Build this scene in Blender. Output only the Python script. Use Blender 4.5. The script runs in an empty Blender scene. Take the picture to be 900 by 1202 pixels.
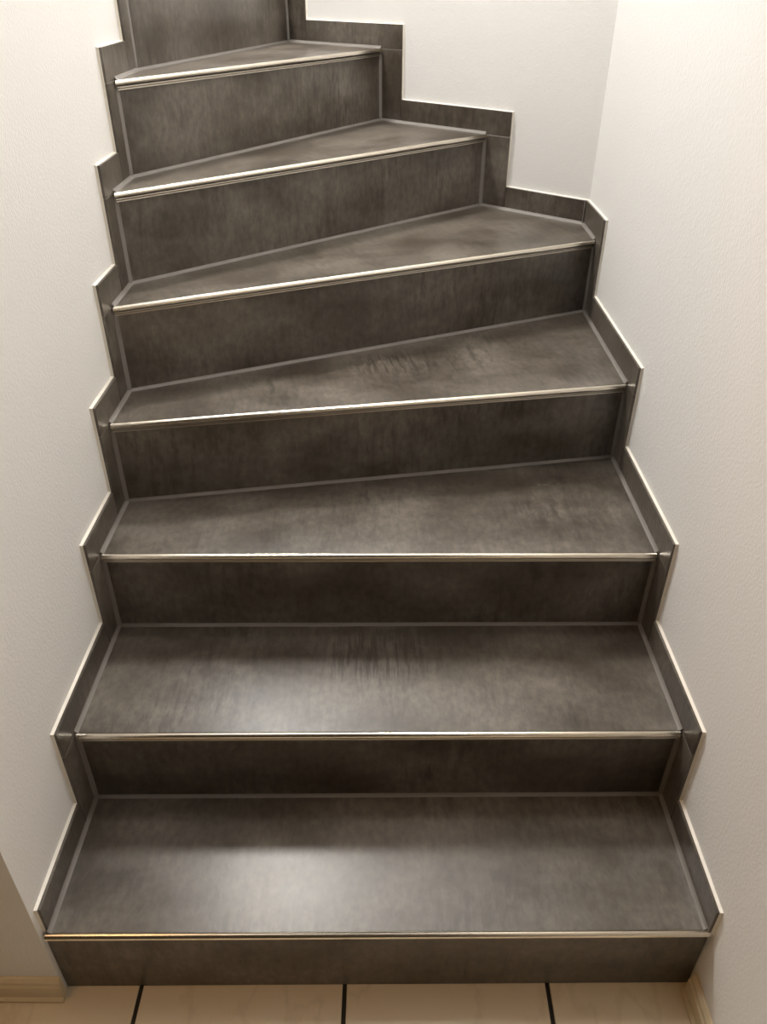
import bpy, bmesh, math, random
from mathutils import Vector, Matrix
random.seed(4)
C = bpy.context.scene.collection
S = bpy.context.scene

# ------------------------------------------------------------------ camera, world, lights, exposure
cam = bpy.data.objects.new('camera', bpy.data.cameras.new('camera'))
C.objects.link(cam); S.camera = cam
F_PX = 930.8
cam.data.sensor_fit = 'VERTICAL'; cam.data.sensor_height = 24.0
cam.data.lens = F_PX / 1202.0 * 24.0
cam.data.clip_start = 0.02
P_, Y_, R_ = math.radians(55.648), math.radians(0.013), math.radians(0.293)
cam.matrix_world = (Matrix.Translation((0.5291, -0.6620, 1.4414)) @ Matrix.Rotation(Y_, 4, 'Z')
                    @ Matrix.Rotation(P_, 4, 'X') @ Matrix.Rotation(R_, 4, 'Z'))

w = bpy.data.worlds.new('world'); S.world = w; w.use_nodes = True
w.node_tree.nodes['Background'].inputs[0].default_value = (1.0, 0.70, 0.38, 1)
w.node_tree.nodes['Background'].inputs[1].default_value = 0.03

def point_light(name, loc, power, color, radius):
    l = bpy.data.lights.new(name, 'POINT'); l.energy = power; l.color = color; l.shadow_soft_size = radius
    o = bpy.data.objects.new(name, l); o.location = loc; C.objects.link(o); return o
point_light('stairwell_light', (0.02, 1.65, 2.75), 128.0, (1.0, 0.965, 0.91), 0.16)
point_light('landing_light', (0.72, 0.88, 3.05), 44.0, (1.0, 0.965, 0.91), 0.16)
point_light('hall_light', (-0.45, -0.25, 2.15), 20.0, (1.0, 0.57, 0.23), 0.12)

WINDOW_STRENGTH = 12.0
S.view_settings.view_transform = 'Standard'; S.view_settings.look = 'None'
S.view_settings.gamma = 1.0; S.view_settings.use_curve_mapping = False
S.view_settings.exposure = 0.0

# ------------------------------------------------------------------ measured stair
H = [0, 0.1775, 0.3555, 0.5370, 0.7180, 0.8995, 1.0815, 1.2620, 1.4420]
YL = [None, 0.0, 0.2503, 0.5198, 0.6958, 0.8354, 0.9652, 1.0940, 1.2596]
W0, BW, B0, CB = 1.0492, -0.0050, 1.4582, -0.8003
YR = [None, 0.0115, 0.2630, 0.5327, 0.8874, 1.3184]
XR = {6: 0.7979, 7: 0.5156, 8: 0.2367}
SK, SW = 0.0587, 0.0559            # skirting height above tread, strip width in front of riser
TILE = 0.005; BEAD = 0.0048         # visible tile edge, caulk behind it
OFFW = TILE + BEAD                 # skirting face to wall face
yc = (B0 + CB*(W0 - W0)) ; CORNER = Vector((W0 + BW*yc, yc))
# wall frames: origin, direction (uphill), normal into the stairwell
def frame(o, e, n): return (Vector(o), Vector(e).normalized(), Vector(n).normalized())
FL = frame((0, 0), (0, 1), (1, 0))
FR = frame((W0, 0), (BW, 1), (-1, BW))
FB = frame(CORNER, (-1, -CB), (CB, -1))
def back_u(x): return (CORNER.x - x) / FB[1].x * -1
def p3(f, u, z, d=0.0):
    q = f[0] + f[1]*u + f[2]*d
    return Vector((q.x, q.y, z))
def rl(n):                          # riser line: left and right point on the skirting faces
    L = Vector((0, YL[n]))
    if n <= 5: R = Vector((W0 + BW*YR[n], YR[n]))
    else: R = Vector((XR[n], B0 + CB*(XR[n]-W0)))
    return L, R
def rdir(n):
    L, R = rl(n); d = (R-L).normalized(); return d, Vector((d.y, -d.x))
def hit(p, d, f, inset):            # line p+t d against wall face moved by inset into the room
    n = f[2]; t = ((f[0]+n*inset-p).dot(n))/d.dot(n); return p + d*t
def on(n, off, inset):              # points of riser line n, moved off towards the front, ends inset from the walls
    L, R = rl(n); d, o = rdir(n); p = L + o*off
    return hit(p, d, FL, inset), hit(p, d, FR if n <= 5 else FB, inset)

# ------------------------------------------------------------------ materials
def nt(name):
    m = bpy.data.materials.new(name); m.use_nodes = True
    t = m.node_tree; return m, t, t.nodes, t.links, t.nodes['Principled BSDF']
def mapn(t, scale, src, loc=None):
    mp = t.nodes.new('ShaderNodeMapping'); mp.inputs['Scale'].default_value = scale
    t.links.new(src, mp.inputs['Vector']); return mp
def noise(t, vec, scale, detail=4, rough=0.55):
    n = t.nodes.new('ShaderNodeTexNoise'); n.inputs['Scale'].default_value = scale
    n.inputs['Detail'].default_value = detail; n.inputs['Roughness'].default_value = rough
    t.links.new(vec, n.inputs['Vector']); return n.outputs['Fac']
def ramp(t, fac, a, b, ca=(0,0,0,1), cb=(1,1,1,1)):
    r = t.nodes.new('ShaderNodeValToRGB'); r.color_ramp.elements[0].position = a; r.color_ramp.elements[1].position = b
    r.color_ramp.elements[0].color = ca; r.color_ramp.elements[1].color = cb
    t.links.new(fac, r.inputs['Fac']); return r.outputs['Color']
def mix(t, fac, a, b, mode='MIX'):
    n = t.nodes.new('ShaderNodeMix'); n.data_type = 'RGBA'; n.blend_type = mode
    for k, v in ((0, fac), (6, a), (7, b)):
        if isinstance(v, (int, float)): n.inputs[k].default_value = v
        elif isinstance(v, tuple): n.inputs[k].default_value = v
        else: t.links.new(v, n.inputs[k])
    return n.outputs[2]
def math_(t, op, a, b=0.0):
    n = t.nodes.new('ShaderNodeMath'); n.operation = op
    for k, v in ((0, a), (1, b)):
        if isinstance(v, (int, float)): n.inputs[k].default_value = v
        else: t.links.new(v, n.inputs[k])
    return n.outputs[0]

def tile_material(name, smear, STREAK=0.5):
    m, t, N, L, B = nt(name)
    tc = N.new('ShaderNodeTexCoord'); oi = N.new('ShaderNodeObjectInfo')
    cmb = N.new('ShaderNodeCombineXYZ')
    L.new(math_(t, 'MULTIPLY', oi.outputs['Random'], 37.0), cmb.inputs[0])
    L.new(math_(t, 'MULTIPLY', oi.outputs['Random'], 91.0), cmb.inputs[1])
    add = N.new('ShaderNodeVectorMath'); add.operation = 'ADD'
    L.new(tc.outputs['Object'], add.inputs[0]); L.new(cmb.outputs[0], add.inputs[1])
    v = add.outputs[0]
    wv = N.new('ShaderNodeTexNoise'); wv.inputs['Scale'].default_value = 9.0; L.new(v, wv.inputs['Vector'])
    wsc = N.new('ShaderNodeVectorMath'); wsc.operation = 'MULTIPLY_ADD'
    wsc.inputs[1].default_value = (.010, .010, .010); L.new(wv.outputs['Color'], wsc.inputs[0]); L.new(v, wsc.inputs[2])
    vw = wsc.outputs[0]
    cloud = noise(t, mapn(t, (1, 1.5, 1), vw).outputs[0], 4.5, 4, 0.55)
    streak = noise(t, mapn(t, (34, 2.8, 3), v).outputs[0], 1.0, 3, 0.6)
    wide = noise(t, mapn(t, (9, 1.2, 3), v).outputs[0], 1.0, 4, 0.6)
    fine = noise(t, mapn(t, (1, .6, 1), v).outputs[0], 85.0, 2, 0.6)
    col = mix(t, ramp(t, cloud, 0.36, 0.64), TILE_DARK, TILE_LIGHT)
    amt = math_(t, 'MULTIPLY', ramp(t, noise(t, v, 3.0, 3), .38, .62), STREAK)
    col = mix(t, amt, col, ramp(t, streak, 0.30, 0.72, (.50, .47, .43, 1), (1.45, 1.45, 1.45, 1)), 'MULTIPLY')
    col = mix(t, 0.45*STREAK, col, ramp(t, wide, 0.32, 0.68, (.6, .58, .55, 1), (1.35, 1.35, 1.35, 1)), 'MULTIPLY')
    col = mix(t, 0.70, col, ramp(t, fine, 0.3, 0.7, (.70, .70, .70, 1), (1.28, 1.28, 1.28, 1)), 'MULTIPLY')
    # scattered darker scuffs, printed in the tile
    sc = noise(t, mapn(t, (60, 13, 10), v).outputs[0], 1.0, 4, 0.65)
    blot = noise(t, v, 3.6, 3, 0.5)
    msk = math_(t, 'MULTIPLY', ramp(t, sc, 0.47, 0.66), ramp(t, blot, 0.42, 0.62))
    col = mix(t, math_(t, 'MULTIPLY', msk, 0.62), col, (.026, .020, .015, 1))
    if smear:   # the comb of short dark strokes printed on two of the treads
        sep = N.new('ShaderNodeSeparateXYZ'); L.new(tc.outputs['Object'], sep.inputs[0])
        wob = noise(t, mapn(t, (6, 30, 1), tc.outputs['Object']).outputs[0], 1.0, 3)
        dx = math_(t, 'DIVIDE', math_(t, 'SUBTRACT', sep.outputs[0], smear[0]), smear[2])
        dy = math_(t, 'DIVIDE', math_(t, 'SUBTRACT', sep.outputs[1], smear[1]), smear[3])
        d2 = math_(t, 'ADD', math_(t, 'MULTIPLY', dx, dx), math_(t, 'MULTIPLY', dy, dy))
        d2 = math_(t, 'ADD', d2, math_(t, 'MULTIPLY', math_(t, 'SUBTRACT', wob, .5), 1.2))
        env = ramp(t, d2, 0.15, 1.0, (1, 1, 1, 1), (0, 0, 0, 1))
        st = noise(t, mapn(t, (105, 9, 1), tc.outputs['Object']).outputs[0], 1.0, 3, 0.6)
        col = mix(t, math_(t, 'MULTIPLY', math_(t, 'MULTIPLY', ramp(t, st, 0.48, 0.57), env), 0.72), col, (.035, .026, .018, 1))
    L.new(col, B.inputs['Base Color']); B.inputs['IOR'].default_value = 1.5
    rg = N.new('ShaderNodeMapRange'); L.new(cloud, rg.inputs[0])
    rg.inputs['From Min'].default_value = .3; rg.inputs['From Max'].default_value = .7
    rg.inputs['To Min'].default_value = 0.29; rg.inputs['To Max'].default_value = 0.34
    L.new(rg.outputs[0], B.inputs['Roughness'])
    bp = N.new('ShaderNodeBump'); bp.inputs['Strength'].default_value = 0.12; bp.inputs['Distance'].default_value = 0.0012
    L.new(fine, bp.inputs['Height']); L.new(bp.outputs[0], B.inputs['Normal'])
    return m
TILE_DARK = (.068, .055, .042, 1); TILE_LIGHT = (.152, .133, .111, 1)
M_TILE = tile_material('anthracite_tile', None, 0.35)
M_RISER = tile_material('anthracite_riser_tile', None, 0.42)
M_TILE_A = tile_material('anthracite_tile_strokes_a', (-0.005, 0.045, 0.15, 0.085))
M_TILE_B = tile_material('anthracite_tile_strokes_b', (0.06, 0.045, 0.15, 0.085))

def plaster(name, col):
    m, t, N, L, B = nt(name)
    tc = N.new('ShaderNodeTexCoord')
    n1 = noise(t, tc.outputs['Object'], 190.0, 2, 0.5); n2 = noise(t, tc.outputs['Object'], 2.0, 3)
    L.new(mix(t, n2, tuple(c*.985 for c in col[:3])+(1,), col), B.inputs['Base Color'])
    B.inputs['Roughness'].default_value = 0.75
    bp = N.new('ShaderNodeBump'); bp.inputs['Strength'].default_value = 0.22; bp.inputs['Distance'].default_value = 0.0010
    L.new(ramp(t, n1, .35, .7), bp.inputs['Height']); L.new(bp.outputs[0], B.inputs['Normal'])
    return m
M_WALL = plaster('white_wall_paint', (.82, .81, .795, 1))

def plain(name, col, rough, metal=0.0, bump=0.0):
    m, t, N, L, B = nt(name)
    tc = N.new('ShaderNodeTexCoord')
    n1 = noise(t, tc.outputs['Object'], 40.0, 4)
    L.new(mix(t, n1, tuple(c*.93 for c in col)+(1,), tuple(c*1.05 for c in col)+(1,)), B.inputs['Base Color'])
    B.inputs['Roughness'].default_value = rough; B.inputs['Metallic'].default_value = metal
    return m
M_CAULK = plain('white_caulk', (.80, .76, .68), .5)
M_GROUT = plain('grey_grout', (.20, .182, .165), .55)
M_CORE = plain('dark_mortar', (.10, .09, .08), .8)
M_LIP = plain('shade_darkened_metal_lip', (.50, .45, .38), .35, 1.0)  # nosing metal, colour darkened to stand for the shade under the round edge
M_DARK = plain('black_floor_grout', (.012, .010, .009), .6)

def metal_material():
    m, t, N, L, B = nt('brushed_champagne_metal')
    tc = N.new('ShaderNodeTexCoord')
    n1 = noise(t, mapn(t, (3, 400, 400), tc.outputs['Object']).outputs[0], 1.0, 3)
    L.new(ramp(t, n1, .3, .7, (.66, .60, .50, 1), (.80, .74, .64, 1)), B.inputs['Base Color'])
    B.inputs['Metallic'].default_value = 1.0; B.inputs['Roughness'].default_value = 0.24
    return m
M_METAL = metal_material()

def beige_material():
    m, t, N, L, B = nt('beige_marbled_tile')
    tc = N.new('ShaderNodeTexCoord'); oi = N.new('ShaderNodeObjectInfo')
    cmb = N.new('ShaderNodeCombineXYZ'); L.new(math_(t, 'MULTIPLY', oi.outputs['Random'], 40.0), cmb.inputs[0])
    add = N.new('ShaderNodeVectorMath'); add.operation = 'ADD'
    L.new(tc.outputs['Object'], add.inputs[0]); L.new(cmb.outputs[0], add.inputs[1]); v = add.outputs[0]
    base = mix(t, noise(t, v, 6.0, 5), (.72, .61, .45, 1), (.82, .73, .58, 1))
    ve = noise(t, mapn(t, (1, .5, 1), v).outputs[0], 7.0, 5, 0.55)
    band = math_(t, 'ABSOLUTE', math_(t, 'SUBTRACT', ve, 0.5))
    col = mix(t, math_(t, 'MULTIPLY', ramp(t, band, 0.0, 0.03, (1, 1, 1, 1), (0, 0, 0, 1)), .22), base, (.46, .36, .24, 1))
    L.new(col, B.inputs['Base Color']); B.inputs['Roughness'].default_value = 0.28
    return m
M_BEIGE = beige_material()
M_BASE = plain('beige_baseboard_paint', (.70, .60, .42), .45)

# ------------------------------------------------------------------ helpers
def link(name, bm, mat, parent=None, mw=None, bevel=0.0, smooth=False):
    bmesh.ops.recalc_face_normals(bm, faces=bm.faces)
    if bevel:
        bmesh.ops.bevel(bm, geom=list(bm.edges), offset=bevel, segments=1, affect='EDGES', clamp_overlap=True)
    me = bpy.data.meshes.new(name); bm.to_mesh(me); bm.free()
    if smooth:
        for p in me.polygons: p.use_smooth = True
    me.materials.append(mat)
    o = bpy.data.objects.new(name, me); C.objects.link(o)
    if mw is not None: me.transform(mw.inverted()); o.matrix_world = mw
    if parent is not None:
        o.parent = parent
        if mw is not None: o.matrix_basis = mw      # every parent sits at the world origin
    return o
def prism(bm, pts, z0, z1):
    a = [bm.verts.new((p[0], p[1], z0)) for p in pts]; b = [bm.verts.new((p[0], p[1], z1)) for p in pts]
    bm.faces.new(a); bm.faces.new(b); n = len(pts)
    for i in range(n): bm.faces.new((a[i], a[(i+1) % n], b[(i+1) % n], b[i]))
def hexa(bm, A, Bq):                # two matching rings of points
    a = [bm.verts.new(p) for p in A]; b = [bm.verts.new(p) for p in Bq]; n = len(A)
    bm.faces.new(a); bm.faces.new(b)
    for i in range(n): bm.faces.new((a[i], a[(i+1) % n], b[(i+1) % n], b[i]))
def box(bm, x0, x1, y0, y1, z0, z1): prism(bm, [(x0, y0), (x1, y0), (x1, y1), (x0, y1)], z0, z1)
def structure(name, bm, mat, label, parent=None, bevel=0.0):
    o = link(name, bm, mat, parent, None, bevel)
    if parent is None: o['kind'] = 'structure'; o['label'] = label; o['category'] = name.split('_')[0]
    return o

# ------------------------------------------------------------------ the room
TOP = 4.4
XL, YH = -1.5, -2.3
bm = bmesh.new(); box(bm, -OFFW-.14, -OFFW, -.010, 1.268, 0, TOP)
structure('wall_left', bm, M_WALL, 'white rough plastered wall left of the stairs, ending in a corner at the floor')
wr0 = p3(FR, YH, 0, -OFFW); cw = hit(FR[0]-FR[2]*OFFW, FR[1], FB, -OFFW)
bm = bmesh.new(); prism(bm, [(wr0.x, wr0.y), (cw.x, cw.y), (cw.x+.14, cw.y+.05), (wr0.x+.14, wr0.y)], 0, TOP)
structure('wall_right', bm, M_WALL, 'tall white plastered wall along the right side of the stairs')
e = FB[1]; far = cw + e*((cw.x-XL)/-e.x); nb = -FB[2]*.14
bm = bmesh.new(); prism(bm, [cw, far, far+nb, cw+nb], 0, TOP)
structure('wall_back', bm, M_WALL, 'white plastered wall behind the turn at the top of the stairs')
bm = bmesh.new(); box(bm, XL, -OFFW-.14, -.010, .13, 0, TOP)
structure('wall_front', bm, M_WALL, 'shaded wall facing the hall left of the lowest step')

# stairwell window, up in the back wall beyond the turn (daylight)
def window():
    f = (cw, FB[1], FB[2]); ua, ub = back_u(-.12), back_u(-.46); za, zb = 1.98, 4.15
    def panel(u0, u1, z0, z1, d0, d1):
        bm = bmesh.new()
        q = ((u0, z0), (u1, z0), (u1, z1), (u0, z1))
        hexa(bm, [p3(f, u, z, d0) for u, z in q], [p3(f, u, z, d1) for u, z in q]); return bm
    m, t, N, L, B = nt('daylit_glass')
    B.inputs['Base Color'].default_value = (.6, .7, .8, 1); B.inputs['Roughness'].default_value = .2
    B.inputs['Emission Color'].default_value = (.80, .90, 1.0, 1); B.inputs['Emission Strength'].default_value = WINDOW_STRENGTH
    o = structure('window_1', panel(ua-.001, ub+.001, za, zb, -.02, .004), m, 'bright daylit stairwell window high in the back wall')
    for (a, b, c, d) in ((ua-.05, ua, za-.05, zb+.05), (ub, ub+.05, za-.05, zb+.05), (ua, ub, za-.05, za), (ua, ub, zb, zb+.05)):
        link('window_frame', panel(a, b, c, d, -.01, .03), M_CAULK, o)
window()
bm = bmesh.new(); box(bm, XL-.14, W0+.2, YH, far.y+.1, -.05, -.004)
floor = structure('floor', bm, M_DARK, 'hall floor of beige marbled tiles with wide black joints')
TS = 0.3485; J = 0.0075; X0 = 0.4665
tile_me = None
for i in range(-6, 2):
    for j in range(6):
        xa, xb = X0 + i*TS + J/2, X0 + (i+1)*TS - J/2
        xb = min(xb, W0 + .012); xa = max(xa, XL)
        if xb - xa < .02: continue
        yb, ya = (.03 if j == 0 else .006 - j*TS), .006 - (j+1)*TS + J
        bm = bmesh.new(); box(bm, xa, xb, ya, yb, -.008, 0)
        link('floor_tile', bm, M_BEIGE, floor, Matrix.Translation(((xa+xb)/2, (ya+yb)/2, 0)), bevel=.0008)
# baseboards with a small stepped moulding
def baseboard(name, f2, label):
    bm = bmesh.new()
    prof = [(0, .001), (.017, .001), (.017, .006), (.012, .010), (.012, .040), (.009, .043), (.009, .050), (.004, .055), (0, .055)]
    a, b, n = f2
    A = [Vector((a[0], a[1], 0)) + Vector((n[0]*u, n[1]*u, z)) for u, z in prof]
    Bq = [Vector((b[0], b[1], 0)) + Vector((n[0]*u, n[1]*u, z)) for u, z in prof]
    hexa(bm, A, Bq)
    structure(name, bm, M_BASE, label)
baseboard('baseboard_left', ((XL+.001, -.010), (-OFFW+.004, -.010), (0, -1)), 'cream moulded baseboard under the shaded wall left of the lowest step')
ra = p3(FR, YH, 0, -OFFW); rb = p3(FR, -.001, 0, -OFFW)
baseboard('baseboard_right', ((ra.x, ra.y), (rb.x, rb.y), FR[2]), 'cream moulded baseboard running forward along the right wall')

# ------------------------------------------------------------------ the staircase
stair = bpy.data.objects.new('staircase', None); C.objects.link(stair)
stair['label'] = 'winding staircase clad in dark grey stone-look tiles with metal nosings'
stair['category'] = 'staircase'

def local(o2, d, up, z):            # local frame: x along the tile, y up/back, z out of the face
    x = Vector((d.x, d.y, 0)); y = up; zz = x.cross(y)
    m = Matrix((x, y, zz)).transposed().to_4x4(); m.translation = Vector((o2.x, o2.y, z)); return m

GI = 0.0055      # joint between tile and skirting
NOSE = [(.0025, -.0004), (.0045, .0004), (.0070, -.0002), (.0088, -.0014), (.0102, -.0034), (.0106, -.0056), (.0102, -.0076),
        (.0090, -.0090), (-.0060, -.0092), (-.0060, -.0025)]
LIP = [(-.0060, -.0120), (.0056, -.0120), (.0060, -.0138), (-.0030, -.0143), (-.0030, -.0162), (.0046, -.0162), (.0050, -.0184), (-.0060, -.0186)]

def fillet(step, pa, pb, a0, b0, a1, b1, r):    # concave bead in the corner along pa-pb
    def ring(p, a, b): return [p, p+a*r, p+a*r*.42+b*r*.42, p+b*r]
    bm = bmesh.new(); hexa(bm, ring(pa, a0, b0), ring(pb, a1, b1)); link('grout_joint', bm, M_GROUT, step)
UP = Vector((0, 0, 1))
def v3(v, z): return Vector((v.x, v.y, z))

def skirt_run(step, f, rects, outline, joints=()):
    """tiles (u0,u1,z0,z1) on the wall frame f, and the caulk bead behind their outline"""
    for (u0, u1, z0, z1) in rects:
        bm = bmesh.new()
        hexa(bm, [p3(f, u, z, 0) for u, z in ((u0, z0), (u1, z0), (u1, z1), (u0, z1))],
                 [p3(f, u, z, -TILE) for u, z in ((u0, z0), (u1, z0), (u1, z1), (u0, z1))])
        c = f[0] + f[1]*((u0+u1)/2)
        link('skirting_tile', bm, M_TILE, step, local(c, f[1], UP, (z0+z1)/2), bevel=.0007)
    for poly in outline:
        bm = bmesh.new()
        hexa(bm, [p3(f, u, z, -TILE+.0004) for u, z, *_ in poly],
                 [p3(f, u+(q[0] if q else 0), z+(q[1] if q else 0), -OFFW-.001) for u, z, *q in poly])
        link('caulk_edge', bm, M_CAULK, step)
    for (u0, u1, z0, z1) in joints:
        bm = bmesh.new()
        hexa(bm, [p3(f, u, z, -.0003) for u, z in ((u0, z0), (u1, z0), (u1, z1), (u0, z1))],
                 [p3(f, u, z, -TILE) for u, z in ((u0, z0), (u1, z0), (u1, z1), (u0, z1))])
        link('grout_joint', bm, M_GROUT, step)

def wall_pos(n, right):
    """frame and u of riser n on the given side"""
    if not right: return FL, YL[n]
    if n <= 5: return FR, YR[n]/FR[1].y
    return FB, back_u(XR[n])
def strip(f): return SW if f is not FB else SW*1.28

jt = 0.0016
for n in range(1, 9):
    d, o = rdir(n); z = H[n]; zp = H[n-1]
    # core of the step: mortar bed that shows only in the joints
    a, b = on(n, -.009, -.006)
    if n < 8:
        a2, b2 = on(n+1, -.012, -.006)
        poly = [a, b] + ([hit(FR[0]+FR[2]*-.006, FR[1], FB, -.006)] if n == 5 else []) + [b2, a2]
    else:
        q = hit(Vector((XL, 0)), Vector((0, 1)), FB, -.006)
        poly = [a, b, q, Vector((XL, 1.34)), Vector((-.0, 1.34))]
    bm = bmesh.new(); prism(bm, poly, 0.0, z-.0095)
    step = link('step', bm, M_CORE, stair)
    # tread tile
    if n < 8:
        fl, fr = on(n, .0022, GI); bl, br = on(n+1, .0005, GI)
        pts = [fl, fr] + ([hit(FR[0]+FR[2]*GI, FR[1], FB, GI)] if n == 5 else []) + [br, bl]
    else:
        fl, fr = on(n, .0022, GI); q = hit(Vector((XL, 0)), Vector((0, 1)), FB, GI)
        pts = [fl, fr, q, Vector((XL+.005, 1.345)), Vector((.004, 1.345))]
    cen = sum(pts[1:], pts[0].copy())/len(pts)
    if n < 8: cen = (fl+fr+bl+br)/4
    bm = bmesh.new(); prism(bm, pts, z-.009, z)
    up = Vector((-o.x, -o.y, 0))
    link('tread_tile', bm, {2: M_TILE_A, 4: M_TILE_B}.get(n, M_TILE), step, local(cen, d, up, z), bevel=.0006)
    # riser tile
    ri = .002 if n > 1 else -.0085
    fl, fr = on(n, 0, ri); bl, br = on(n, -.008, ri)
    bm = bmesh.new(); prism(bm, [fl, fr, br, bl], zp+.001, z-.0180)
    link('riser_tile', bm, M_RISER, step, local((fl+fr)/2, d, UP, (z+zp)/2), bevel=.0006)
    # metal nosing
    bm = bmesh.new(); A, Bq = [], []
    for u, dz in NOSE:
        l, r = on(n, u, .003 if n > 1 else -.004); A.append(v3(l, z+dz)); Bq.append(v3(r, z+dz))
    hexa(bm, A, Bq)
    link('nosing', bm, M_METAL, step, local((fl+fr)/2, d, UP, z))
    bm = bmesh.new(); A, Bq = [], []
    for u, dz in LIP:
        l, r = on(n, u, .003 if n > 1 else -.003); A.append(v3(l, z+dz)); Bq.append(v3(r, z+dz))
    hexa(bm, A, Bq)
    link('nosing_lip', bm, M_LIP, step, local((fl+fr)/2, d, UP, z))
    # grout beads
    r = .0062
    if n < 8:
        for side in (False, True):
            f0, _ = wall_pos(n, side); f1, _ = wall_pos(n+1, side)
            i = 1 if side else 0
            s = on(n, .003, 0)[i]; t_ = on(n+1, 0, 0)[i]
            if f0 is f1:
                nn = v3(f0[2], 0); fillet(step, v3(s, z), v3(t_, z), nn, UP, nn, UP, r)
            else:
                cc = hit(FR[0].copy(), FR[1], FB, 0)
                nn = v3(f0[2], 0); fillet(step, v3(s, z), v3(cc, z), nn, UP, nn, UP, r)
                nn = v3(f1[2], 0); fillet(step, v3(cc, z), v3(t_, z), nn, UP, nn, UP, r)
                na, nb_ = v3(f0[2], 0), v3(f1[2], 0)
                fillet(step, v3(cc, z), v3(cc, z+SK), na, nb_, na, nb_, .004)
        dd, oo = rdir(n+1); l, rr = on(n+1, 0, 0); nn = v3(oo, 0)
        fillet(step, v3(l, z), v3(rr, z), nn, UP, nn, UP, r*.85)
    if n > 1:
        for side in (False, True):
            f0, _ = wall_pos(n, side); i = 1 if side else 0
            c = on(n, 0, 0)[i]; na = v3(-f0[1], 0); nn = v3(-d if side else d, 0)
            fillet(step, v3(c, zp), v3(c, z-.010), nn, na, nn, na, r)
    # skirting on both sides
    for side in (False, True):
        f0, u0 = wall_pos(n, side); w0 = strip(f0)
        ext = .012
        rects, outl = [], []
        front = u0 - w0 if n > 1 else (.004 if side else .002)
        if n > 1:
            rects.append((front, u0+.004, zp+.0005, z-jt))
            zb = zp + SK
        else: zb = z - .004
        bt = .0016
        if n == 8:
            zt = z + SK
            if not side:
                rects.append((front, 1.266, z, zt)); outl.append([(front, zp+SK, -bt, 0), (1.267, zp+SK), (1.267, zt, 0, bt), (front, zt, -bt, bt)])
            else:
                rects.append((front, u0+.6, z, zt)); outl.append([(front, zp+SK, -bt, 0), (u0+.6, zp+SK), (u0+.6, zt, 0, bt), (front, zt, -bt, bt)])
        else:
            f1, u1 = wall_pos(n+1, side); w1 = strip(f1); zt = z + SK
            if f0 is f1:
                rects.append((front, u1-w1-jt, z, zt))
                outl.append([(front, zb, -bt, 0), (u0+.01, zb), (u0+.01, z), (u1-w1+.001, z), (u1-w1+.001, zt, 0, bt), (front, zt, -bt, bt)])
            else:
                ucorner = (hit(FR[0].copy(), FR[1], FB, 0) - FR[0]).length
                rects.append((front, ucorner-.001, z, zt))
                outl.append([(front, zb, -bt, 0), (u0+.01, zb), (u0+.01, z), (ucorner+.006, z), (ucorner+.006, zt, 0, bt), (front, zt, -bt, bt)])
                skirt_run(step, f1, [(.001, u1-w1-jt, z, zt)],
                          [[(-.003, z), (u1-w1+.001, z), (u1-w1+.001, zt, 0, bt), (-.003, zt, 0, bt)]])
        skirt_run(step, f0, rects, outl, [(front+.001, u0, z-jt, z)] if n > 1 else [])
